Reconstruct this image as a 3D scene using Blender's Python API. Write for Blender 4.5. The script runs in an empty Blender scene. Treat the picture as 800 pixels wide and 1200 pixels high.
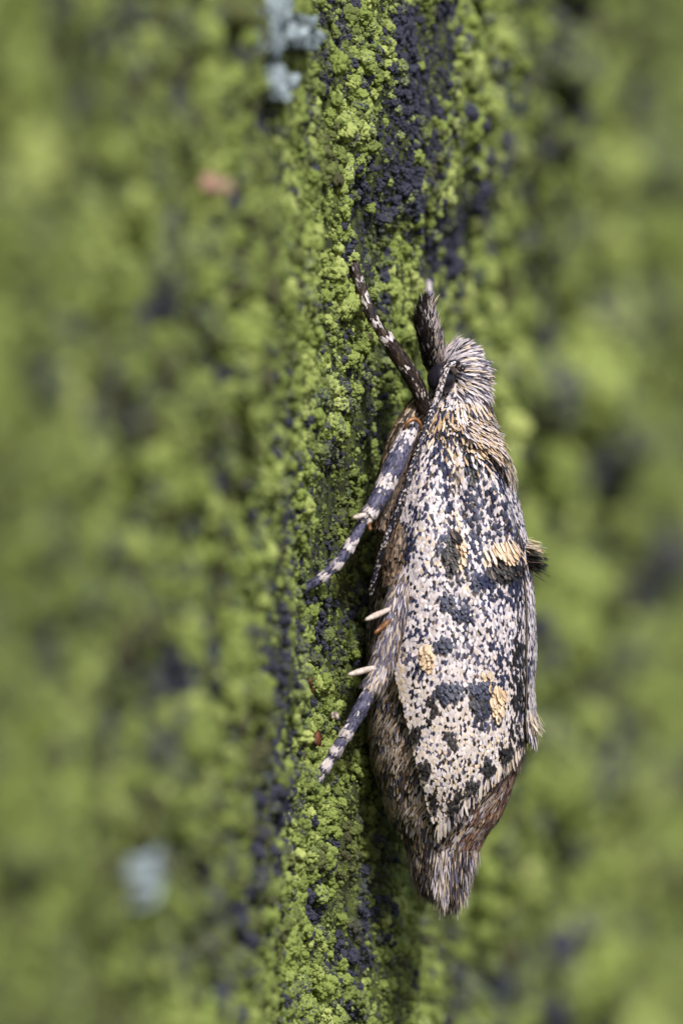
import bpy, bmesh, math
import numpy as np
from mathutils import Vector

# ------------------------------------------------------------------ camera, sky, sun, exposure
# one Blender unit is one millimetre: a moth about 12 mm long sits on the bark
scene = bpy.context.scene
C = scene.collection
D = 150.0                    # working distance of the macro lens, mm
PX = 0.0175                  # mm per photo pixel in the plane of focus
cam_d = bpy.data.cameras.new('camera')
cam = bpy.data.objects.new('camera', cam_d)
C.objects.link(cam)
cam.location = (0, -D, 0)
cam.rotation_euler = (math.pi / 2, 0, 0)
cam_d.sensor_fit = 'VERTICAL'
cam_d.sensor_height = 36.0
cam_d.lens = 36.0 * D / (1200 * PX)
cam_d.clip_start = 1.0
cam_d.clip_end = 2000.0
cam_d.dof.use_dof = True
cam_d.dof.focus_distance = D - 1.1
cam_d.dof.aperture_fstop = cam_d.lens / 1000.0 / 2.0 / 1.5   # aperture radius 1.5 mm
scene.camera = cam

SUN_EL, SUN_AZ = math.radians(42), math.radians(22)   # azimuth: from the camera side towards the right
to_sun = Vector((math.cos(SUN_EL) * math.sin(SUN_AZ), -math.cos(SUN_EL) * math.cos(SUN_AZ), math.sin(SUN_EL)))
world = bpy.data.worlds.new('World')
scene.world = world
world.use_nodes = True
nt = world.node_tree
bg = nt.nodes['Background']
sky = nt.nodes.new('ShaderNodeTexSky')
sky.sky_type = 'NISHITA'
sky.sun_disc = False
sky.sun_elevation = SUN_EL
sky.sun_rotation = math.atan2(to_sun.x, to_sun.y)
sky.dust_density = 2.0
nt.links.new(sky.outputs[0], bg.inputs[0])
bg.inputs[1].default_value = 0.11
sun_d = bpy.data.lights.new('sun', 'SUN')
sun_d.energy = 3.0
sun_d.angle = math.radians(4)
sun_d.color = (1.0, 0.985, 0.965)
sun = bpy.data.objects.new('sun', sun_d)
sun.rotation_euler = to_sun.to_track_quat('Z', 'Y').to_euler()
C.objects.link(sun)

vs = scene.view_settings
vs.view_transform = 'Standard'
vs.look = 'None'
vs.gamma = 1.0
vs.use_curve_mapping = False
vs.exposure = 0.52
scene.cycles.use_denoising = True
try:
    scene.cycles.denoiser = 'OPENIMAGEDENOISE'
    scene.cycles.denoising_input_passes = 'RGB_ALBEDO_NORMAL'
    scene.cycles.denoising_prefilter = 'ACCURATE'
except Exception:
    pass
scene.cycles.max_bounces = 6
scene.cycles.diffuse_bounces = 4

rng = np.random.default_rng(7)

# ------------------------------------------------------------------ helpers
def at(px, py, y):
    """photo pixel on the ray at depth y (mm behind the plane of focus) -> world point"""
    px, py, y = np.broadcast_arrays(np.asarray(px, float), np.asarray(py, float), np.asarray(y, float))
    s = PX * (D + y) / D
    return np.stack([(px - 400) * s, y, (600 - py) * s], -1)

def unit(v):
    return v / np.maximum(np.linalg.norm(v, axis=-1, keepdims=True), 1e-9)

def hash2(i, j, k):
    h = (i.astype(np.int64) * 374761393 + j.astype(np.int64) * 668265263 + int(k) * 974634777) & 0x7fffffff
    h = ((h ^ (h >> 13)) * 1274126177) & 0x7fffffff
    return ((h ^ (h >> 16)) & 0xffffff) / float(0xffffff)

def noise(x, y, seed=0):
    i, j = np.floor(x), np.floor(y)
    fx, fy = x - i, y - j
    u, v = fx * fx * (3 - 2 * fx), fy * fy * (3 - 2 * fy)
    a, b = hash2(i, j, seed), hash2(i + 1, j, seed)
    c, d = hash2(i, j + 1, seed), hash2(i + 1, j + 1, seed)
    return (a * (1 - u) + b * u) * (1 - v) + (c * (1 - u) + d * u) * v

def fbm(x, y, seed=0, octaves=3):
    t = 0; a = 0.5; n = 0
    for o in range(octaves):
        t = t + a * noise(x * 2 ** o + 13.7 * o, y * 2 ** o + 5.1 * o, seed + o); n += a; a *= 0.5
    return t / n

def link(o, parent=None):
    C.objects.link(o)
    if parent is not None:
        o.parent = parent
    return o

def mesh_from(name, V, F, mat, parent=None, smooth=True, col=None):
    """V (n,3), F (m,4) quads or (m,3)"""
    V = np.ascontiguousarray(V, dtype=np.float32); F = np.ascontiguousarray(F, dtype=np.int32)
    me = bpy.data.meshes.new(name)
    k = F.shape[1]
    me.vertices.add(len(V)); me.vertices.foreach_set('co', V.ravel())
    me.loops.add(F.size); me.loops.foreach_set('vertex_index', F.ravel())
    me.polygons.add(len(F))
    me.polygons.foreach_set('loop_start', np.arange(0, F.size, k, dtype=np.int32))
    me.polygons.foreach_set('loop_total', np.full(len(F), k, dtype=np.int32))
    me.polygons.foreach_set('use_smooth', np.full(len(F), smooth, dtype=bool))
    if col is not None:
        a = me.attributes.new('pigment', 'FLOAT_COLOR', 'POINT')
        c4 = np.ones((len(V), 4), np.float32); c4[:, :3] = col
        a.data.foreach_set('color', c4.ravel())
    me.update(calc_edges=True)
    me.validate()
    me.materials.append(mat)
    return link(bpy.data.objects.new(name, me), parent)

def grid_faces(nr, nc, wrap=False):
    r = np.arange(nr - 1)[:, None]; c = np.arange(nc if wrap else nc - 1)[None, :]
    c2 = (c + 1) % nc
    return np.stack([r * nc + c, r * nc + c2, (r + 1) * nc + c2, (r + 1) * nc + c], -1).reshape(-1, 4)

def new_mat(name):
    m = bpy.data.materials.new(name); m.use_nodes = True
    t = m.node_tree
    return m, t, t.nodes['Principled BSDF']

def N(t, kind, **kw):
    n = t.nodes.new(kind)
    for k, v in kw.items():
        setattr(n, k, v)
    return n

def scale_material(name, rough=0.55, spec=0.35, sheen=0.0):
    m, t, b = new_mat(name)
    a = N(t, 'ShaderNodeAttribute', attribute_name='pigment')
    tc = N(t, 'ShaderNodeTexCoord')
    nz = N(t, 'ShaderNodeTexNoise'); nz.inputs['Scale'].default_value = 60; nz.inputs['Detail'].default_value = 2
    t.links.new(tc.outputs['Object'], nz.inputs['Vector'])
    mr = N(t, 'ShaderNodeMapRange'); mr.inputs['To Min'].default_value = 0.72; mr.inputs['To Max'].default_value = 1.25
    t.links.new(nz.outputs['Fac'], mr.inputs['Value'])
    mx = N(t, 'ShaderNodeVectorMath', operation='SCALE')
    t.links.new(a.outputs['Color'], mx.inputs[0]); t.links.new(mr.outputs[0], mx.inputs['Scale'])
    t.links.new(mx.outputs[0], b.inputs['Base Color'])
    b.inputs['Roughness'].default_value = rough
    b.inputs['Specular IOR Level'].default_value = spec
    return m

def plain_material(name, c1, c2, scale=8.0, rough=0.7, spec=0.3, bump=0.0, detail=4):
    m, t, b = new_mat(name)
    tc = N(t, 'ShaderNodeTexCoord')
    nz = N(t, 'ShaderNodeTexNoise'); nz.inputs['Scale'].default_value = scale; nz.inputs['Detail'].default_value = detail
    t.links.new(tc.outputs['Object'], nz.inputs['Vector'])
    rp = N(t, 'ShaderNodeValToRGB')
    rp.color_ramp.elements[0].position = 0.35; rp.color_ramp.elements[0].color = (*c1, 1)
    rp.color_ramp.elements[1].position = 0.65; rp.color_ramp.elements[1].color = (*c2, 1)
    t.links.new(nz.outputs['Fac'], rp.inputs[0]); t.links.new(rp.outputs[0], b.inputs['Base Color'])
    b.inputs['Roughness'].default_value = rough
    b.inputs['Specular IOR Level'].default_value = spec
    if bump:
        bp = N(t, 'ShaderNodeBump'); bp.inputs['Strength'].default_value = bump; bp.inputs['Distance'].default_value = 0.03
        t.links.new(nz.outputs['Fac'], bp.inputs['Height']); t.links.new(bp.outputs[0], b.inputs['Normal'])
    return m

def curve(xs, ys):
    xs = np.array(xs, float); ys = np.array(ys, float)
    # monotone cubic (Fritsch-Carlson) sampled into a dense table
    h = np.diff(xs); dl = np.diff(ys) / h
    m = np.empty_like(ys); m[0], m[-1] = dl[0], dl[-1]
    for i in range(1, len(xs) - 1):
        m[i] = 0 if dl[i - 1] * dl[i] <= 0 else 2 * dl[i - 1] * dl[i] / (dl[i - 1] + dl[i])
    X = np.linspace(xs[0], xs[-1], 1500)
    k = np.clip(np.searchsorted(xs, X) - 1, 0, len(xs) - 2)
    t = (X - xs[k]) / h[k]
    Y = ((1 + 2 * t) * (1 - t) ** 2 * ys[k] + t * (1 - t) ** 2 * h[k] * m[k]
         + t * t * (3 - 2 * t) * ys[k + 1] + t * t * (t - 1) * h[k] * m[k + 1])
    return lambda v: np.interp(v, X, Y)

# ------------------------------------------------------------------ materials
M_bark = plain_material('bark_and_algae_film', (0.022, 0.025, 0.020), (0.085, 0.105, 0.026), 5.0, 0.9, 0.15, 0.6)

def algae_material():
    m, t, b = new_mat('algae_granules')
    tone = N(t, 'ShaderNodeAttribute', attribute_name='tone', attribute_type='INSTANCER')
    hue = N(t, 'ShaderNodeAttribute', attribute_name='hue', attribute_type='INSTANCER')
    tc = N(t, 'ShaderNodeTexCoord')
    nz = N(t, 'ShaderNodeTexNoise'); nz.inputs['Scale'].default_value = 3.4; nz.inputs['Detail'].default_value = 3
    nz.inputs['Roughness'].default_value = 0.7
    t.links.new(tc.outputs['Object'], nz.inputs['Vector'])
    # green: from deep olive to pale yellow green by clump
    g = N(t, 'ShaderNodeValToRGB')
    e = g.color_ramp.elements
    e[0].position = 0.0; e[0].color = (0.052, 0.050, 0.022, 1)
    e[1].position = 1.0; e[1].color = (0.35, 0.395, 0.12, 1)
    e2 = g.color_ramp.elements.new(0.5); e2.color = (0.160, 0.207, 0.041, 1)
    ad = N(t, 'ShaderNodeMath', operation='MULTIPLY_ADD'); ad.inputs[1].default_value = 0.55; ad.inputs[2].default_value = -0.27
    t.links.new(nz.outputs['Fac'], ad.inputs[0])
    ad2 = N(t, 'ShaderNodeMath', operation='ADD'); ad2.use_clamp = True
    t.links.new(hue.outputs['Fac'], ad2.inputs[0]); t.links.new(ad.outputs[0], ad2.inputs[1])
    t.links.new(ad2.outputs[0], g.inputs[0])
    # dark: blue-black crumbs
    k = N(t, 'ShaderNodeValToRGB')
    e = k.color_ramp.elements
    e[0].position = 0.3; e[0].color = (0.014, 0.015, 0.024, 1)
    e[1].position = 0.75; e[1].color = (0.055, 0.057, 0.09, 1)
    t.links.new(nz.outputs['Fac'], k.inputs[0])
    # speckle threshold: tone pushes the granules over to dark one by one
    nz2 = N(t, 'ShaderNodeTexNoise'); nz2.inputs['Scale'].default_value = 4.0; nz2.inputs['Detail'].default_value = 2
    t.links.new(tc.outputs['Object'], nz2.inputs['Vector'])
    s = N(t, 'ShaderNodeMath', operation='MULTIPLY_ADD'); s.inputs[1].default_value = 0.5
    t.links.new(nz2.outputs['Fac'], s.inputs[0]); t.links.new(tone.outputs['Fac'], s.inputs[2])
    mr = N(t, 'ShaderNodeMapRange'); mr.inputs['From Min'].default_value = 0.60; mr.inputs['From Max'].default_value = 0.68
    t.links.new(s.outputs[0], mr.inputs['Value'])
    mx = N(t, 'ShaderNodeMix', data_type='RGBA')
    t.links.new(mr.outputs[0], mx.inputs[0]); t.links.new(g.outputs[0], mx.inputs[6]); t.links.new(k.outputs[0], mx.inputs[7])
    t.links.new(mx.outputs[2], b.inputs['Base Color'])
    b.inputs['Roughness'].default_value = 0.75
    b.inputs['Specular IOR Level'].default_value = 0.3
    return m
M_algae = algae_material()
M_scale = scale_material('wing_scale_pigment', 0.5, 0.4)
M_hair = scale_material('hair_scale_pigment', 0.6, 0.3)
M_body = plain_material('brown_cuticle', (0.020, 0.014, 0.011), (0.075, 0.05, 0.033), 6, 0.6, 0.3)
M_membrane = plain_material('wing_membrane', (0.05, 0.045, 0.045), (0.16, 0.13, 0.11), 6, 0.6, 0.3)
M_eye, _t, _b = new_mat('compound_eye')
_b.inputs['Base Color'].default_value = (0.012, 0.010, 0.016, 1); _b.inputs['Roughness'].default_value = 0.18
_v = N(_t, 'ShaderNodeTexVoronoi'); _v.inputs['Scale'].default_value = 55
_tc = N(_t, 'ShaderNodeTexCoord'); _t.links.new(_tc.outputs['Object'], _v.inputs['Vector'])
_r = N(_t, 'ShaderNodeValToRGB'); _r.color_ramp.elements[0].color = (0.022, 0.019, 0.03, 1); _r.color_ramp.elements[1].color = (0.009, 0.008, 0.012, 1)
_t.links.new(_v.outputs['Distance'], _r.inputs[0]); _t.links.new(_r.outputs[0], _b.inputs['Base Color'])
_bp = N(_t, 'ShaderNodeBump'); _bp.inputs['Strength'].default_value = 0.25; _bp.inputs['Distance'].default_value = 0.01
_t.links.new(_v.outputs['Distance'], _bp.inputs['Height']); _t.links.new(_bp.outputs[0], _b.inputs['Normal'])
M_joint = plain_material('amber_cuticle', (0.10, 0.035, 0.010), (0.28, 0.12, 0.035), 10, 0.35, 0.5)
M_spur = plain_material('pale_spur', (0.42, 0.33, 0.27), (0.68, 0.58, 0.52), 12, 0.5, 0.4)
M_seed = plain_material('red_brown_husk', (0.035, 0.012, 0.008), (0.15, 0.05, 0.022), 9, 0.6, 0.3, 0.4)
M_grain = plain_material('pale_grain', (0.55, 0.40, 0.33), (0.78, 0.68, 0.60), 12, 0.6, 0.3)
M_pink = plain_material('pink_flake', (0.34, 0.16, 0.12), (0.50, 0.31, 0.24), 4, 0.6, 0.3)
M_lichen = plain_material('grey_lichen', (0.15, 0.185, 0.195), (0.33, 0.385, 0.405), 3, 0.85, 0.2, 0.4)

# ------------------------------------------------------------------ bark: one sheet of trunk seen at a grazing angle
F_base = curve([-900, -500, -200, 0, 120, 220, 290, 330, 362, 400, 440, 470, 492, 510, 540, 600, 700, 800, 1000, 1300, 1700],
               [-50, -53, -47, -36, -27, -18.5, -11.0, -6.4, -2.7, -0.7, 0.95, 2.3, 4.2, 7.8, 15, 32, 62, 95, 160, 240, 340])
S_left = curve([-600, 0, 300, 450, 600, 900, 1200, 1800], [10, 14, 26, 20, -4, -14, -22, -22])
S_right = curve([-600, 0, 150, 225, 285, 400, 600, 900, 1000, 1200, 1800], [25, 28, 30, 20, 4, -2, -4, -2, -14, -18, -18])

def bark_y(px, py):
    w = np.clip((px - 350) / 120.0, 0, 1); w = w * w * (3 - 2 * w)
    sh = S_left(py) * (1 - w) + S_right(py) * w
    fade = np.clip(1 - np.abs(px - 430) / 260.0, 0, 1)
    return F_base(px - sh * np.minimum(1, fade * 2.2))

def bark_pt(px, py, relief=True):
    px, py = np.broadcast_arrays(np.asarray(px, float), np.asarray(py, float))
    y = bark_y(px, py)
    p = at(px, py, y)
    if not relief:
        return p
    e = 2.0
    n = unit(np.cross(at(px, py + e, bark_y(px, py + e)) - at(px, py - e, bark_y(px, py - e)),
                      at(px + e, py, bark_y(px + e, py)) - at(px - e, py, bark_y(px - e, py))))
    n = np.where(n[..., :1] < 0, -n, n)
    far = np.clip((np.abs(y) - 4) / 20.0, 0, 1)
    a, z = y * 1.15 + p[..., 0] * 0.3, p[..., 2]
    side = np.clip(y / 10.0, 0, 1)                              # the far side of the ridge is rougher
    h = (fbm(a / 2.6 + 40, z / 3.2, 3) - 0.5) * (0.5 + 0.8 * far * side)
    h = h + (fbm(a / 0.8 + 9, z / 0.9, 11) - 0.5) * (0.36 + 0.5 * far * side)
    h = h + (noise(a / 7.0 + 3, z / 9.0 + 8, 21) - 0.5) * (1.5 * side + 0.5 * (1 - side)) * far
    return p + n * h[..., None]

def bark_frame(px, py):
    e = 3.0
    p = bark_pt(px, py)
    n = unit(np.cross(bark_pt(px, py + e) - bark_pt(px, py - e), bark_pt(px + e, py) - bark_pt(px - e, py)))
    return p, np.where(n[..., :1] < 0, -n, n)

trunk = bpy.data.objects.new('tree_trunk', None)
link(trunk)
trunk['label'] = 'ridged tree trunk bark crusted all over with yellow-green and blue-black algae'
trunk['category'] = 'tree trunk'
pxs = np.concatenate([np.linspace(-900, 0, 70)[:-1], np.linspace(0, 290, 120)[:-1], np.linspace(290, 540, 260)[:-1],
                      np.linspace(540, 900, 150)[:-1], np.linspace(900, 1700, 70)])
pys = np.concatenate([np.linspace(-1500, -150, 60)[:-1], np.linspace(-150, 1350, 640)[:-1], np.linspace(1350, 2700, 60)])
gx, gy = np.meshgrid(pxs, pys)
mesh_from('bark', bark_pt(gx, gy).reshape(-1, 3), grid_faces(len(pys), len(pxs)), M_bark, trunk)

# -- algae: crumbly cauliflower clumps, instanced by geometry nodes (uncountable: stuff)
def clump_proto(k):
    r = np.random.default_rng(100 + k)
    bm = bmesh.new(); bmesh.ops.create_icosphere(bm, subdivisions=5, radius=1)
    V = unit(np.array([v.co[:] for v in bm.verts]))
    def bumps(n, power):
        c = unit(r.normal(size=(n, 3))); rad = r.uniform(0.75, 1.25, n)
        ang = np.arccos(np.clip(V @ c.T, -1, 1)) / rad
        a = ang.min(1); lim = 2.3 / math.sqrt(n)
        return np.sqrt(np.clip(1 - (a / lim) ** 2, 0, 1)) ** power
    d = 0.52 + 0.34 * bumps(9 + 3 * k, 1.0) + 0.17 * bumps(70, 1.0) + 0.075 * bumps(330, 1.0)
    W = V * d[:, None] * np.array([1, r.uniform(0.8, 1.1), r.uniform(0.75, 0.95)])
    for v, w in zip(bm.verts, W): v.co = w
    for f in bm.faces: f.smooth = True
    me = bpy.data.meshes.new('algae_clump'); bm.to_mesh(me); bm.free()
    me.materials.append(M_algae)
    return me

protos = bpy.data.collections.new('algae_clump_shapes')
for k in range(7):
    protos.objects.link(bpy.data.objects.new('algae_clump', clump_proto(k)))

# where the bark carries dark algae, and one hole's darkness painted as tone: noise plus patches seen in the photograph (pixel centre, radii, strength)
DARK = [(480, 60, 34, 90, .42), (472, 160, 30, 70, .46), (440, 240, 26, 50, .34), (490, 250, 26, 40, .28), (392, 60, 16, 40, .18),
        (430, 300, 22, 45, .26), (505, 300, 22, 50, .34), (297, 142, 13, 22, .5), (382, 95, 12, 18, .3), (420, 480, 26, 60, .16), (225, 555, 18, 30, .34),
        (330, 620, 40, 60, .12), (185, 790, 34, 40, .34), (330, 770, 34, 60, .2), (305, 900, 34, 70, .24), (300, 1010, 40, 60, .16),
        (250, 1100, 22, 60, .3), (265, 1095, 20, 26, .3), (350, 1060, 24, 40, .22), (420, 1100, 30, 40, .2), (390, 1150, 30, 40, .16),
        (150, 370, 26, 26, .3), (225, 435, 26, 20, .28), (235, 262, 24, 22, .22), (110, 40, 34, 34, .3), (60, 260, 30, 24, .2),
        (630, 255, 34, 34, .4), (738, 225, 16, 40, .5), (640, 475, 34, 44, .36), (675, 560, 22, 30, .45), (545, 245, 16, 60, .3),
        (590, 75, 20, 26, .3), (570, 155, 18, 40, .26), (690, 70, 60, 60, .14), (660, 880, 50, 60, .2), (720, 700, 40, 60, .2), (560, 1150, 40, 40, .3),
        (620, 1090, 40, 40, .2), (400, 600, 30, 30, .14), (160, 170, 40, 40, .12), (70, 700, 40, 80, .14), (100, 850, 40, 40, .16)]

def dark_field(px, py, p, fine=1.0):
    a, z = p[:, 1] * 1.1 + p[:, 0] * .3, p[:, 2]
    t = 0.235 + 0.72 * (fbm(a / 1.5, z / 2.0, 50, 4) - 0.42) + 0.55 * fine * (noise(a / 0.24, z / 0.26, 60) - 0.5)
    for cx, cy, rx, ry, s in DARK:
        t = t + (0.72 if cx > 540 else 1.05) * s * np.exp(-((px - cx) / rx) ** 2 - ((py - cy) / ry) ** 2)
    return t

def scatter_clumps(name, x0, x1, n, rmin, rmax, seed, sink=0.25, ylo=-170, yhi=1370, heap=1.7):
    r = np.random.default_rng(seed)
    tx = np.linspace(x0, x1, 800)
    P = bark_pt(tx, np.full_like(tx, 600.0), False)
    arc = np.concatenate([[0], np.cumsum(np.linalg.norm(np.diff(P, axis=0), axis=1))])
    px = np.interp(r.uniform(0, arc[-1], n), arc, tx)
    py = r.uniform(ylo, yhi, n)
    p, nrm = bark_frame(px, py)
    a, z = p[:, 1] * 1.1 + p[:, 0] * .3, p[:, 2]
    lump = fbm(a / 0.55 + 3, z / 0.6, 70, 3)                 # heaps and hollows
    thick = np.clip((fbm(a / 1.7 + 31, z / 2.3, 170, 2) - 0.28) / 0.36, 0, 1)      # powdery film here, plump crust there
    rad = (rmin + (rmax - rmin) * r.random(n) ** (3.4 - 1.6 * thick)) * (0.55 + 0.9 * lump) * (0.62 + 0.5 * thick)
    p = p + nrm * (rad * (0.5 - sink) + (lump - 0.5) * heap * rmax)[:, None]
    soft = np.clip((px - 525) / 30, 0, 1)
    tone = dark_field(px, py, p, 1 - 0.7 * soft) + r.normal(0, 0.09, n)
    tone = np.where(tone > 0.5, tone, tone * 0.9)
    hue = np.clip(0.48 - 0.11 * np.clip((np.abs(px - 420) - 80) / 80, 0, 1) + 1.0 * (fbm(a / 1.8 + 7, z / 2.4, 80) - 0.5) + r.normal(0, 0.17, n), 0, 1)
    rad = np.where(tone > 0.42, rad * 0.66, rad)
    hue = hue + 0.05 * soft
    me = bpy.data.meshes.new(name)
    me.vertices.add(n); me.vertices.foreach_set('co', p.astype(np.float32).ravel())
    def put(nm, v, ty='FLOAT', key='value'):
        at_ = me.attributes.new(nm, ty, 'POINT'); at_.data.foreach_set(key, np.ascontiguousarray(v, np.float32).ravel())
    put('tone', tone); put('hue', hue); put('radius_mm', rad)
    put('turn', r.uniform(0, 6.283, (n, 3)), 'FLOAT_VECTOR', 'vector')
    put('shape', r.integers(0, 7, n).astype(float))
    o = link(bpy.data.objects.new(name, me), trunk)
    o['kind'] = 'stuff'
    md = o.modifiers.new('clumps', 'NODES'); md.node_group = clump_nodes()
    return o

_cn = None
def clump_nodes():
    global _cn
    if _cn: return _cn
    g = bpy.data.node_groups.new('algae_clumps', 'GeometryNodeTree')
    g.interface.new_socket('Geometry', in_out='INPUT', socket_type='NodeSocketGeometry')
    g.interface.new_socket('Geometry', in_out='OUTPUT', socket_type='NodeSocketGeometry')
    gi, go = g.nodes.new('NodeGroupInput'), g.nodes.new('NodeGroupOutput')
    m2p = g.nodes.new('GeometryNodeMeshToPoints')
    ci = g.nodes.new('GeometryNodeCollectionInfo'); ci.inputs['Collection'].default_value = protos
    ci.inputs['Separate Children'].default_value = True; ci.inputs['Reset Children'].default_value = True
    iop = g.nodes.new('GeometryNodeInstanceOnPoints'); iop.inputs['Pick Instance'].default_value = True
    def attr(nm, ty):
        a = g.nodes.new('GeometryNodeInputNamedAttribute'); a.data_type = ty; a.inputs['Name'].default_value = nm
        return [s for s in a.outputs if s.enabled and s.name == 'Attribute'][0]
    e2r = g.nodes.new('FunctionNodeEulerToRotation')
    L = g.links.new
    L(gi.outputs[0], m2p.inputs['Mesh']); L(m2p.outputs[0], iop.inputs['Points']); L(ci.outputs[0], iop.inputs['Instance'])
    L(attr('turn', 'FLOAT_VECTOR'), e2r.inputs[0]); L(e2r.outputs[0], iop.inputs['Rotation'])
    L(attr('radius_mm', 'FLOAT'), iop.inputs['Scale'])
    f2i = g.nodes.new('FunctionNodeFloatToInt'); L(attr('shape', 'FLOAT'), f2i.inputs[0]); L(f2i.outputs[0], iop.inputs['Instance Index'])
    L(iop.outputs[0], go.inputs[0])
    _cn = g
    return g

scatter_clumps('algae_crust', 290, 530, 34000, 0.045, 0.20, 1)
scatter_clumps('algae_crust', 290, 530, 18000, 0.022, 0.06, 2, sink=-0.9)
scatter_clumps('algae_crust', 290, 530, 42000, 0.045, 0.085, 6, sink=0.2, heap=0.25)
scatter_clumps('algae_crust', -320, 290, 26000, 0.09, 0.38, 3)
scatter_clumps('algae_crust', 530, 610, 12000, 0.10, 0.42, 5)
scatter_clumps('algae_crust', 610, 1150, 20000, 0.25, 1.0, 4)

# ------------------------------------------------------------------ scales and hairs (vectorised)
PROF_SCALE = ([0.0, 0.35, 0.75, 1.0], [0.45, 0.95, 1.0, 0.55])
PROF_HAIR = ([0.0, 0.35, 0.75, 1.0], [0.6, 1.0, 0.75, 0.12])
PROF_LONG = ([0.0, 0.35, 0.8, 1.0], [0.4, 0.85, 1.0, 0.45])

def scales(name, P, T, Nn, L, W, lift, curl, col, mat, parent, prof=PROF_SCALE, dome=0.08, stuff=True):
    n = len(P)
    P, T, Nn = P.copy(), unit(T), unit(Nn)
    Nn = unit(Nn - T * (Nn * T).sum(1, keepdims=True))
    B = np.cross(Nn, T)
    L, W, lift, curl = [np.broadcast_to(np.asarray(v, float), (n,))[:, None] for v in (L, W, lift, curl)]
    fr, wd = prof
    V = np.empty((n, len(fr) * 3, 3)); 
    for i, (f, w) in enumerate(zip(fr, wd)):
        c = P + T * (np.cos(lift) * L * f) + Nn * (np.sin(lift) * L * f - curl * L * f * f)
        for j, sgn in enumerate((-1, 0, 1)):
            V[:, i * 3 + j] = c + B * (sgn * W * w * 0.5) + Nn * (W * dome if sgn == 0 else 0)
            if i == len(fr) - 1 and sgn == 0:
                V[:, i * 3 + j] += T * (W * 0.18)
    f0 = grid_faces(len(fr), 3)
    F = (np.arange(n)[:, None, None] * (len(fr) * 3) + f0[None]).reshape(-1, 4)
    cc = np.repeat(np.asarray(col, float)[:, None, :], len(fr) * 3, 1)
    o = mesh_from(name, V.reshape(-1, 3), F, mat, parent, True, cc.reshape(-1, 3))
    if stuff: o['kind'] = 'stuff'
    return o

def jitter_dir(T, Nn, amt, r=rng):
    """turn T about the normal by a random angle of about amt radians"""
    Nn = unit(Nn - unit(T) * (Nn * unit(T)).sum(1, keepdims=True)); B = np.cross(Nn, unit(T))
    a = r.normal(0, amt, len(T))[:, None]
    return unit(T) * np.cos(a) + B * np.sin(a)

def pick(n, cols, probs, r=rng, var=0.14):
    cols = np.array(cols); k = r.choice(len(cols), n, p=np.array(probs) / np.sum(probs))
    return cols[k] * (1 + r.normal(0, var, (n, 1)))

WHITE = (0.63, 0.555, 0.565); CREAM = (0.63, 0.495, 0.37); TAN = (0.44, 0.30, 0.17); NAVY = (0.019, 0.022, 0.053)
SLATE = (0.090, 0.085, 0.135); BLACK = (0.014, 0.011, 0.011); BROWN = (0.085, 0.055, 0.038); FAWN = (0.36, 0.28, 0.21)
LILAC = (0.45, 0.40, 0.425)

# ------------------------------------------------------------------ the moth
moth = bpy.data.objects.new('moth', None)
moth['label'] = 'cream moth speckled navy and black, clinging head up to the bark'
moth['category'] = 'moth'
moth.location = Vector(at(450, 720, 0.8))
link(moth)
bpy.context.view_layer.update()
MINV = moth.matrix_world.inverted()

def link(o, parent=None):
    C.objects.link(o)
    if parent is not None:
        o.parent = parent
        if parent is moth:
            o.matrix_parent_inverse = MINV
    return o

# body outline: photo row -> left and right edge
B_py = [404, 410, 420, 440, 462, 478, 500, 540, 580, 640, 690, 740, 800, 860, 900, 930, 955, 975, 1000, 1020, 1036, 1044]
B_L = [527, 518, 510, 505, 502, 490, 476, 460, 449, 440, 435, 431, 430, 433, 439, 447, 455, 465, 479, 484, 492, 505]
B_R = [541, 550, 558, 565, 566, 570, 577, 588, 596, 606, 612, 614, 614, 612, 605, 597, 587, 573, 559, 551, 545, 530]
fL, fR = curve(B_py, B_L), curve(B_py, B_R)

def body_pt(py, th, off=0.0):
    L, R = fL(py), fR(py)
    cx, w = (L + R) / 2, (R - L) / 2
    seg = 0.012 * np.sin((py - 700) / 24.0) * (py > 700) * (py < 985)       # abdominal segments
    w = w * (1 + seg)
    d = w * PX * 0.92
    return at(cx + (w + off / PX) * np.cos(th), py, -(d + off) * np.sin(th) + 0.0)

py_r = np.concatenate([np.linspace(404, 470, 26)[:-1], np.linspace(470, 1044, 120)])
th_r = np.linspace(0, 2 * np.pi, 48, endpoint=False)
G, H = np.meshgrid(th_r, py_r)
V = body_pt(H, G).reshape(-1, 3)
F = grid_faces(len(py_r), len(th_r), True)
body = mesh_from('body', V, F, M_body, moth)
_bm = bmesh.new(); _bm.from_mesh(body.data); bmesh.ops.holes_fill(_bm, edges=_bm.edges, sides=0)
bmesh.ops.recalc_face_normals(_bm, faces=_bm.faces); _bm.to_mesh(body.data); _bm.free()

def frame_of(fn, a, b, ea, eb):
    p = fn(a, b)
    ta = unit(fn(a + ea, b) - fn(a - ea, b)); tb = unit(fn(a, b + eb) - fn(a, b - eb))
    return p, ta, tb, unit(np.cross(ta, tb))

def on_body(n, py0, py1, th0, th1, seed=0, off=0.0):
    r = np.random.default_rng(seed)
    py = r.uniform(py0, py1, n); th = r.uniform(th0, th1, n)
    p, down, tb, nn = frame_of(lambda a, b: body_pt(a, b, off), py, th, 1.5, 0.02)
    c = at((fL(py) + fR(py)) / 2, py, 0.0)
    nn = np.where(((p - c) * nn).sum(1, keepdims=True) < 0, -nn, nn)
    return r, py, th, p, down, tb, nn

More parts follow.
